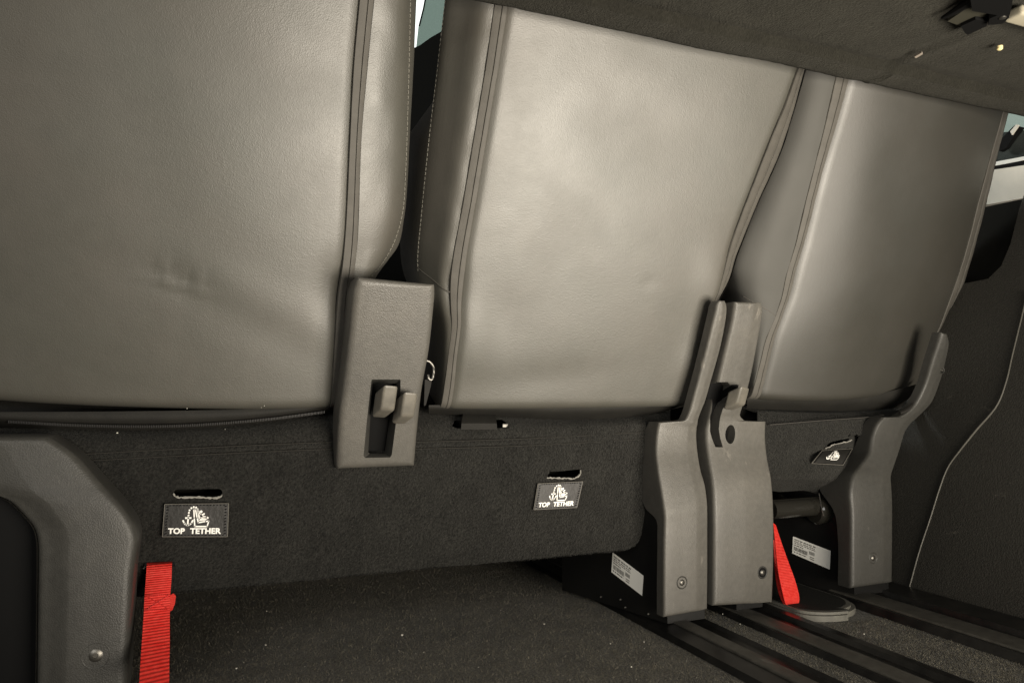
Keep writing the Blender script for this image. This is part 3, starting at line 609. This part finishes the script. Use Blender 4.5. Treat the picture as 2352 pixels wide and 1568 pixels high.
# ------------------------------------------------------------------ tether labels
def ribbon(P, wd):
    """flat stroke through 2-D points"""
    P = [Vector(p) for p in P]; V, Fc = [], []
    for a, b in zip(P[:-1], P[1:]):
        d = (b - a); L = d.length or 1e-6; d /= L; n = Vector((-d.y, d.x)) * wd / 2; e = d * wd * 0.3; k = len(V)
        V += [a - e + n, b + e + n, b + e - n, a - e - n]; Fc.append((k, k+1, k+2, k+3))
    return V, Fc
def disc(c, r, n=10): return [Vector((c[0] + r * math.cos(2*math.pi*i/n), c[1] + r * math.sin(2*math.pi*i/n))) for i in range(n)], [tuple(range(n))]
def icon():
    P = [disc(c, 23) for c in [(985, 735), (945, 692), (888, 682), (832, 706), (790, 755), (778, 812), (774, 872)]]
    P += [ribbon([(770, 890), (766, 1090)], 38), ribbon([(705, 932), (836, 932)], 38), ribbon([(648, 990), (682, 1052), (720, 1085), (765, 1098), (812, 1085), (850, 1052), (884, 990)], 38)]
    P += [ribbon([(892, 730), (915, 930), (938, 1128), (1235, 1128), (1268, 1005), (1190, 1012), (1020, 1038), (985, 930), (930, 735), (892, 730)], 32)]
    P += [ribbon([(985, 740), (1040, 960), (1215, 950)], 30), ribbon([(1010, 780), (1060, 900), (1200, 915), (1248, 935)], 38), disc((1075, 790), 32), ribbon([(1080, 880), (1150, 838)], 38), ribbon([(1100, 930), (1215, 930)], 30), ribbon([(1050, 850), (1100, 900)], 38), ribbon([(1040, 985), (1190, 975)], 24)]
    V, Fc = join(P); return [((v[0] - 170) / 1570, (1380 - v[1]) / 780) for v in V], Fc
def text_mesh(s, wd, ht, u0, v0):
    cu = bpy.data.curves.new('t', 'FONT'); cu.body = s; cu.offset = 0.04; cu.space_word = 1.15; cu.space_character = 1.02
    o_ = bpy.data.objects.new('t', cu); COL.objects.link(o_); bpy.context.view_layer.update()
    me = bpy.data.meshes.new_from_object(o_.evaluated_get(bpy.context.evaluated_depsgraph_get()))
    V = [v.co.copy() for v in me.vertices]; Fc = [tuple(p.vertices) for p in me.polygons]
    bpy.data.objects.remove(o_); bpy.data.curves.remove(cu); bpy.data.meshes.remove(me)
    x0, x1 = min(v.x for v in V), max(v.x for v in V); y0, y1 = min(v.y for v in V), max(v.y for v in V)
    return [(u0 + wd * (v.x - x0) / (x1 - x0), v0 + ht * (v.y - y0) / (y1 - y0)) for v in V], Fc
def tether(quad, Yf, tg, words=True, lab='black tether label'):
    """quad: bottom left, bottom right, top right, top left (picture points)"""
    def uv(u, v, d):
        p = (quad[0][0] * (1-u) * (1-v) + quad[1][0] * u * (1-v) + quad[2][0] * u * v + quad[3][0] * (1-u) * v,
             quad[0][1] * (1-u) * (1-v) + quad[1][1] * u * (1-v) + quad[2][1] * u * v + quad[3][1] * (1-u) * v)
        return atY(p, Yf(u, v)) - Vector((0, d, 0))
    R = [[uv(u, v, 0.0012 if 0 < u < 1 and 0 < v < 1 else -0.0008) for u in [0, .015] + list(np.linspace(.05, .95, 14)) + [.985, 1]] for v in [0, .03] + list(np.linspace(.08, .92, 9)) + [.97, 1]]
    t = obj('tether_label', *grid(R), TAG, tg, label=lab)
    E_ = []
    for a, b in (((0.005, 0.02), (0.995, 0.02)), ((0.005, 0.02), (0.005, 0.98)), ((0.995, 0.02), (0.995, 0.98)), ((0.005, 0.98), (0.995, 0.98))):
        E_.append(tube([uv(a[0] + (b[0] - a[0]) * q, a[1] + (b[1] - a[1]) * q, 0.0005) for q in np.linspace(0, 1, 12)], 0.00045, 5))
    obj('label_edge', *join(E_), TAGE, t)
    D = []
    for k in range(10):
        v = 0.10 + k * 0.088
        for u in (0.05, 0.95): D.append(tube([uv(u - .014, v, .0016), uv(u + .016, v + .022, .0016)], 0.00065, 5))
    for k in range(17):
        u = 0.08 + k * 0.052; D.append(tube([uv(u, 0.94, .0016), uv(u + .026, 0.945, .0016)], 0.00055, 5)); D.append(tube([uv(u, 0.065, .0016), uv(u + .026, 0.065, .0016)], 0.00045, 5))
    obj('label_stitches', *join(D), BLK, t, kind='stuff')
    V, Fc = icon(); obj('anchor_emblem', [uv(u, v, 0.0019) for u, v in V], Fc, WHT, t, False)
    if words:
        V, Fc = text_mesh('TOP  TETHER', 0.81, 0.175, 0.085, 0.105); obj('label_lettering', [uv(u, v, 0.0021) for u, v in V], Fc, WHT, t, False)
tether([(372, 1233), (523, 1233), (526, 1154), (378, 1156)], lambda u, v: 1.001, sk)
tether([(1225, 1171), (1325, 1166), (1339, 1104), (1235, 1109)], lambda u, v: 1.001, sk, lab='black tether label, its right edge curling')
tether([(1863, 1064), (1936, 1068), (1958, 1029), (1888, 1034)], lambda u, v: 0.985 + 0.010 * v - .004 * math.sin(math.pi * v), sk2, False, 'tether label half hidden in the carpet fold')

# ------------------------------------------------------------------ red straps
def strap(rows, nx, thick):
    R = []
    for a, b in rows:
        R.append([Vector(a).lerp(Vector(b), t) for t in np.linspace(0, 1, nx)])
    bk = [[v + Vector((0, thick, 0)) for v in reversed(r_)] for r_ in R]
    return grid([r_ + q for r_, q in zip(R, bk)], True, True, True)
rows = []
ps = [((338, 1290), (396, 1288), 1.012), ((337, 1297), (395, 1295), .999), ((335, 1330), (394, 1328), .985), ((332, 1370), (391, 1368), .968), ((330, 1410), (390, 1408), .951), ((326, 1470), (390, 1468), .918), ((322, 1530), (389, 1528), .880), ((318, 1600), (388, 1598), .835)]
Pk = [(*atY(a, Y), *atY(b, Y)) for a, b, Y in ps]
for k, q in enumerate(crom(Pk, 150)): 
    n_ = Vector((0, 0, 0)); rows.append((Vector(q[:3]) + n_, Vector(q[3:]) + n_))
t1 = thing('pull_strap', 'wide red webbing strap hanging from the long carpet skirt by the left leg cover', 'strap', atY((360, 1300), 0.995), 'red pull straps')
wb = obj('webbing', *strap(rows, 9, 0.0018), RED, t1)
ear = [atY(p, .985) for p in [(388, 1368), (398, 1362), (404, 1368), (402, 1385), (396, 1400), (388, 1404)]]
obj('folded_end', *prism(ear, (0, 0.002, 0)), RED, t1)
ST = []
def ln(a, b, n):
    for k in range(n):
        t0, t1_ = k / n, (k + .65) / n
        A_ = [(a[0] + (b[0] - a[0]) * t, a[1] + (b[1] - a[1]) * t) for t in (t0, t1_)]
        ST.append(tube([atY(q, .9995 - (q[1] - 1297) * 0.00043 - 0.0016) for q in A_], 0.0006, 5))
ln((336, 1367), (390, 1365), 12); ln((334, 1401), (388, 1399), 12); ln((338, 1369), (386, 1397), 10); ln((386, 1367), (338, 1399), 10)
obj('box_stitching', *join(ST), mat('red_thread', (0.62, 0.035, 0.03), 0.5, 0.4), t1, kind='stuff')
t2 = thing('pull_strap', 'folded red webbing loop drooping behind the leg cover onto the floor plate', 'strap', atY((1810, 1380), 0.98), 'red pull straps')
ps = [((1776, 1200), (1782, 1205), 1.04), ((1781, 1250), (1796, 1248), 1.02), ((1786, 1300), (1813, 1295), .995), ((1793, 1340), (1827, 1334), .978), ((1799, 1366), (1835, 1364), .970), ((1803, 1382), (1836, 1379), .969), ((1805, 1388), (1833, 1388), .971)]
ps2 = [((1776, 1240), (1783, 1238), 1.045), ((1780, 1300), (1792, 1296), 1.02), ((1786, 1345), (1800, 1340), .995), ((1793, 1370), (1806, 1366), .982), ((1801, 1387), (1830, 1388), .974)]
for nm, q_ in (('webbing', ps), ('webbing', ps2)):
    Pk = [(*atY(a, Y), *atY(b, Y)) for a, b, Y in q_]
    obj(nm, *strap([(Vector(q[:3]), Vector(q[3:])) for q in crom(Pk, 70)], 7, 0.0018), RED, t2)

# ------------------------------------------------------------------ floor rails and plate
def extrude_x(prof, y0, y1, n=2):
    return grid([[Vector((x, y, z)) for x, z in prof] for y in np.linspace(y0, y1, n)], False)
def rail(name, base, tops, y0, y1, label):
    cx = sum(x for x, _ in base) / len(base)
    t = thing(name, label, 'seat rail', (cx, 1.0, 0), 'seat rails in the floor')
    obj('rail_channel', *extrude_x(base, y0, y1), RAIL, t, False)
    for x0, x1, z in tops:
        obj('rail_lip', *box(((x0 + x1) / 2, (y0 + y1) / 2, z), x1 - x0, y1 - y0, 0.006, None, 0.0025, 3), RAILT, t)
    return t
rail('seat_rail', [(0.625, 0.001), (0.632, 0.008), (0.655, 0.011), (0.684, 0.011), (0.688, 0.002), (0.722, 0.002), (0.726, 0.007), (0.734, 0.001)], [(0.660, 0.684, 0.011)], 0.45, 1.8, 'leftmost black seat rail, coming out from under the middle leg cover')
rail('seat_rail', [(0.776, 0.001), (0.780, 0.009), (0.818, 0.011), (0.822, 0.002), (0.850, 0.002), (0.854, 0.009), (0.868, 0.009), (0.874, 0.001)], [(0.784, 0.816, 0.009)], 0.62, 1.8, 'black seat rail in the middle, passing left of the floor plate')
rail('seat_rail', [(1.005, 0.001), (1.012, 0.012), (1.070, 0.014), (1.074, 0.003), (1.092, 0.003), (1.096, 0.016), (1.15, 0.018), (1.16, 0.001)], [(1.018, 1.066, 0.012)], 0.35, 1.8, 'black seat rail along the foot of the side wall')
obj_cap = tag(obj('rail_end_cap', *box((0.85, 0.610, 0.008), 0.05, 0.018, 0.014, None, 0.004, 3), RUB, None), 'pale end cap closing the middle seat rail', 'end cap')
# floor plate: tongue with a pale rim
def tongue(z0, z1, ins, x0=0.872, x1=1.004, yf=0.905, yb=1.42, r=0.07):
    x0 += ins; x1 -= ins; yf += ins; P = []
    for a in np.linspace(math.pi, 1.5 * math.pi, 14): P.append((x0 + r + r * math.cos(a), yf + r * .6 + r * .6 * math.sin(a) + 0.0))
    for a in np.linspace(1.5 * math.pi, 2 * math.pi, 14): P.append((x1 - r * .8 + r * .8 * math.cos(a), yf + .012 + r * .8 + r * .8 * math.sin(a)))
    P += [(x1, yb), (x0, yb)]
    return prism([Vector((x, y, z0)) for x, y in P], (0, 0, z1 - z0))
tp = thing('floor_plate', 'rounded dark floor plate with pale rubber rim between the rails', 'floor plate', (0.94, 1.0, 0))
obj('rim', *tongue(0.001, 0.010, 0.0), RUB, tp, False); obj('rim_ridge', *tongue(0.0095, 0.014, 0.005), RUB, tp, False); obj('plate_top', *tongue(0.011, 0.0152, 0.010), PLATE, tp, False)

# ------------------------------------------------------------------ shelf above
YS = 0.74
e0, e1 = atY((1100, 0), YS), atY((2352, 265), YS); zS = (e0.z + e1.z) / 2
tH = thing('cargo_shelf', 'dark felt-covered cargo shelf crossing the top right above the seats', 'shelf', (0.7, 0.6, zS))
slope = (e1.z - e0.z) / (e1.x - e0.x)
cr = [atZ(p, zS) for p in ((2060, 166), (2117, 143), (2209, 102))]
def ridge(x, y):
    a, b = Vector(cr[0].xy), Vector(cr[-1].xy); d = (b - a); L = d.length; d /= L
    q = Vector((x, y)) - a; t = q.dot(d); n_ = q.x * d.y - q.y * d.x
    return 0.003 * (math.exp(-(n_ / 0.006) ** 2) - .7 * math.exp(-((n_ - .012) / 0.007) ** 2)) * (1 if -0.02 < t < L + .03 else math.exp(-((max(-t - .02, t - L - .03)) / .03) ** 2))
R = []
ys = [YS + .018, YS + .016, YS + .010, YS, YS - .006, YS - .012, YS - .022, YS - .034, YS - .038, YS - .042, YS - .048] + list(np.linspace(YS - .055, 0.30, 70))
hh = [.020, .012, .004, 0, -.001, -.002, -.0015, -.0005, .006, .011, .010] + [.008] * 70
for y, h in zip(ys, hh):
    R.append([Vector((x, y, e0.z + slope * (x - e0.x) + h - ridge(x, y) + 0.0025 * fbm((x, y, 0), 8, 2) + 0.0008 * fbm((x, y, 4), 60, 2))) for x in np.linspace(-0.35, 1.36, 180)])
topR = [[v + Vector((0, 0, 0.02)) for v in R[0]], [Vector((v.x, v.y, R[0][0].z + .03)) for v in R[-1]]]
obj('felt_panel', *grid(list(reversed(topR)) + R), SHF, tH)
def zs(p, d=0.0): v = atZ(p, zS + 0.003); v.z -= d; return v
lat = thing('shelf_latch', 'black plastic latch fixed under the shelf at top right corner', 'latch', zs((2250, 30)))
obj('latch_arm', *tube([zs(p, 0.003) for p in ((2164, 36), (2190, 22), (2221, 3), (2240, -12))], [.002, .004, .005, .006], 8), BLK, lat)
obj('latch_plate', *prism([zs(p, 0.004) for p in ((2176, 42), (2226, 8), (2268, 20), (2262, 40), (2214, 56))], (0, 0, 0.006)), mat('latch_olive', (0.04, 0.038, 0.028), 0.5, 0.4), lat, False)
obj('latch_body', *prism([zs(p, 0.012) for p in ((2228, -25), (2325, -25), (2321, 0), (2316, 18), (2301, 32), (2268, 35), (2272, 20), (2290, 12), (2232, 2))], (0, 0, 0.016)), BLK, lat, False)
obj('latch_finger', *prism([zs(p, 0.008) for p in ((2206, 46), (2240, 30), (2268, 34), (2266, 45), (2222, 66), (2216, 62))], (0, 0, 0.010)), BLK, lat, False)
obj('latch_rivet', *lathe(zs((2302, 17), 0.012), (0, 0, -1), [(0.004, -.001), (0.0035, .001), (0.001, .0022)], 12), SCRW, lat)
tag(obj('shelf_bar', *box(zs((2385, 36), 0.006), 0.09, 0.022, 0.012, Matrix.Rotation(0.0, 3, 'Z'), 0.004, 3), BEIGE, None), 'short beige bar right of the black shelf latch', 'bar')
tag(obj('brass_stud', *lathe(zs((2296, 105), 0.004), (0, 0, -1), [(0.0036, -.003), (0.0034, .0008), (0.0018, .002)], 14), mat('pale_brass', (0.85, 0.72, 0.38), 0.3, 0.5), None), 'small pale yellow stud under the felt shelf', 'stud')
tag(obj('felt_scrap', *prism([zs(p, 0.0025) for p in ((2100, 127), (2117, 117), (2119, 121), (2104, 130))], (0, 0, 0.002)), mat('scrap', (0.30, 0.26, 0.22), 0.9, 0.1), None, False), 'tiny pale scrap stuck to the felt shelf', 'scrap')

# ------------------------------------------------------------------ side wall at right
WP = (Vector((1.155, 0, 0.0)), Vector((1, 0, -0.36)).normalized())
def wp(p, d=0.0): return on(p, WP[0], WP[1]) - Vector((d, 0, 0))
tW = thing('side_trim_panel', 'dark grained side wall panel with a curving pale seam, right edge of photo', 'wall panel', (1.2, 1.0, 0.0))
def poly_panel(name, pts, d0, d1, m, parent, nsub=40):
    P = [wp(q, d0) for q in pts]
    return obj(name, *prism(P, (d1, 0, 0)), m, parent, False)
poly_panel('lower_panel', [(2010, 1370), (2420, 1510), (2420, 430), (2352, 448), (2341, 480), (2321, 560), (2300, 610), (2270, 640), (2220, 650), (2120, 655), (2010, 900)], 0.0, 0.03, TRIM, tW)
poly_panel('pocket_panel', [(2010, 1360), (2440, 1480), (2440, 432), (2010, 524)], -0.02, 0.03, TRIMD, tW)
seam = [(2364, 670), (2352, 724), (2330, 814), (2315, 878), (2294, 931), (2246, 988), (2210, 1033), (2182, 1072), (2163, 1120), (2141, 1190), (2116, 1265), (2092, 1352)]
sq = crom(seam, 60)
rp = [wp(q, 0.004) for q in sq] + [wp(q, 0.004) for q in ((2110, 1380), (2420, 1500), (2420, 670))]
obj('rear_panel', *prism(rp, (0.01, 0, 0)), TRIM, tW, False)
obj('panel_seam', *tube([wp(q, 0.005) for q in sq], [0.0012 + .0006 * math.exp(-((i - 27) / 6) ** 2) for i in range(60)], 8), SEAM, tW)
# side door window seen past the right seat
tD2 = thing('side_window', 'side window with pale sill and white strip beyond the right seat back', 'window', (1.5, 1.1, 0.7))
XW = 1.52
def slab(name, pts, X, th, m): return obj(name, *prism([atX(p, X) for p in pts], (th, 0, 0)), m, tD2, False)
slab('sill_trim', [(2200, 402), (2520, 355), (2520, 425), (2200, 482)], XW, 0.05, PALE)
slab('window_seal', [(2200, 392), (2520, 335), (2520, 358), (2200, 414)], XW + 0.004, 0.04, BLK)
slab('white_strip', [(2200, 388), (2520, 328), (2520, 336), (2200, 397)], XW + 0.002, 0.02, mat('white_strip', (0.85, 0.85, 0.8), 0.4, 0.4))
slab('glass_pane', [(2200, 390), (2520, 330), (2520, 60), (2200, 60)], XW + 0.03, 0.004, GLD)
slab('window_frame', [(2290, 330), (2318, 300), (2330, 288), (2346, 292), (2330, 312), (2310, 340), (2296, 348)], XW + 0.01, 0.012, BLK)
slab('mirror_glint', [(2320, 302), (2334, 286), (2340, 287), (2324, 310)], XW + 0.006, 0.004, PALE)  # pale slab painted as a bright reflection
tag(obj('shrubs', *grid([[atX(p, 2.6) for p in ((2150, 500), (2700, 500))], [atX(p, 2.6) for p in ((2150, 318), (2700, 268))]]), mat('far_green', (0.02, 0.035, 0.028), 0.9, 0.1), None, False), 'dark green shrubs seen through the side window', 'shrubs')

# ------------------------------------------------------------------ far cabin seen between the seats
tF = thing('front_seat', 'dark front seat seen through the gap between the left and middle seats', 'car seat', (0.55, 2.0, 0.0))
P = [atY(p, 1.9) for p in [(700, 1250), (1400, 1250), (1400, 40), (1022, 68), (990, 86), (965, 104), (930, 120), (700, 140)]]
obj('backrest', *prism(P, (0, 0.25, 0)), mat('cabin_dark', (0.020, 0.021, 0.019), 0.7, 0.3), tF, False)  # dark backrest spread wide to keep light out of the seat gaps
tG = thing('front_window', 'greenish windscreen pane in the gap between left and middle seats', 'window', (0.7, 2.6, 1.2))
obj('glass_pane', *prism([atY(p, 2.5) for p in [(986, -60), (972, 20), (962, 60), (955, 125), (1100, 125), (1100, -60)]], (0, 0.006, 0)), GLG, tG, False)
obj('pillar', *tube([atY(p, 2.48) for p in [(988, -60), (973, 20), (963, 60)]], 0.003, 8), BLK, tG)
o = obj('cabin_floor', *grid([[(-1.5, 1.7, 0.004), (3.0, 1.7, 0.004)], [(-1.5, 4.4, 0.004), (3.0, 4.4, 0.004)]]), BLKM, None, False); o['kind'] = 'structure'

# ------------------------------------------------------------------ carpet pile
def pile(name, base, nrm, n, h, wd, lean, m, seed):
    rs_ = np.random.RandomState(seed); P = np.asarray(base, float); k = len(P)
    up_ = np.array(nrm, float)[None] + rs_.normal(0, lean, (k, 3)); up_ /= np.linalg.norm(up_, axis=1)[:, None]
    sd = np.cross(up_, rs_.normal(0, 1, (k, 3))); sd /= np.linalg.norm(sd, axis=1)[:, None]
    hh_ = h * rs_.uniform(.5, 1.25, (k, 1)); V = np.stack([P - sd * wd / 2, P + sd * wd / 2, P + up_ * hh_], 1).reshape(-1, 3)
    me = bpy.data.meshes.new(name); me.vertices.add(3 * k); me.vertices.foreach_set('co', V.ravel())
    me.loops.add(3 * k); me.loops.foreach_set('vertex_index', np.arange(3 * k)); me.polygons.add(k); me.polygons.foreach_set('loop_start', np.arange(0, 3 * k, 3))
    me.update(calc_edges=True); me.materials.append(m); o = bpy.data.objects.new(name, me); COL.objects.link(o); o['kind'] = 'stuff'; return o
rs_ = np.random.RandomState(5); k = 260000
B = np.c_[rs_.uniform(-0.22, 1.02, k), 0.60 + 1.15 * rs_.uniform(0, 1, k) ** 1.5, np.full(k, -0.0004)]
ok = ~(((B[:, 0] > .624) & (B[:, 0] < .736)) | ((B[:, 0] > .775) & (B[:, 0] < .875)) | ((B[:, 0] > .86) & (B[:, 1] > .90)) | (B[:, 0] > 1.004))
pile('carpet_pile', B[ok], (0, -0.15, 1), 0, 0.0032, 0.0007, 0.45, mat('carpet_fibre', (0.20, 0.184, 0.14), 0.9, 0.15, var=(45, (0.07, 0.064, 0.050), 300, 0.5, 1.5)), 6)
E_ = []
for x in np.linspace(-100, 1478, 2600):
    yb = float(np.interp(x, kb_x, kb_y)); q = atY((x, yb - rs_.uniform(0, 3)), 1.0095); E_.append(tuple(q))
pl = pile('edge_fuzz', [Vector(e) - ORG[sk.name] for e in E_], (0, -0.25, -1), 0, 0.0030, 0.0006, 0.5, CAR, 8); pl.parent = sk

# ------------------------------------------------------------------ crumbs
rnd = random.Random(11); parts = []
for p in [(924, 1457), (930, 1372), (838, 1382), (955, 1500), (700, 1530), (1000, 1420), (1479, 1473), (1494, 1507), (1576, 1517), (1450, 1530), (1480, 1488), (1600, 1555), (1250, 1432), (1180, 1490), (610, 1480), (1380, 1505), (1970, 1450), (1985, 1455), (2000, 1452), (1150, 1400), (560, 1520), (1310, 1560), (1660, 1409), (1700, 1432), (1740, 1470)] + [(rnd.uniform(450, 1480), rnd.uniform(1400, 1565)) for _ in range(14)]:
    c = atZ(p, 0.003); s = rnd.choice((.0005, .0006, .0007, .0014)) if p[0] != 924 else .0022
    parts.append(box(c, s, s * rnd.uniform(.7, 2), s, Matrix.Rotation(rnd.uniform(0, 3), 3, 'Z'), 0, 1))
o = obj('crumbs', *join(parts), CRUMB, None, False); o['kind'] = 'stuff'
parts = []
for p in [(430, 936), (600, 934), (607, 930), (270, 992), (517, 984)]:
    c = on(p, SO, SN) if p[1] < 942 else atY(p, 1.0); s = rnd.choice((.0007, .001, .0016)); parts.append(box(c + SN * .002, s, s, s * .7, Matrix.Rotation(rnd.uniform(0, 3), 3, 'Y'), 0, 1))
o = obj('dust_specks', *join(parts), CRUMB, None, False); o['kind'] = 'stuff'
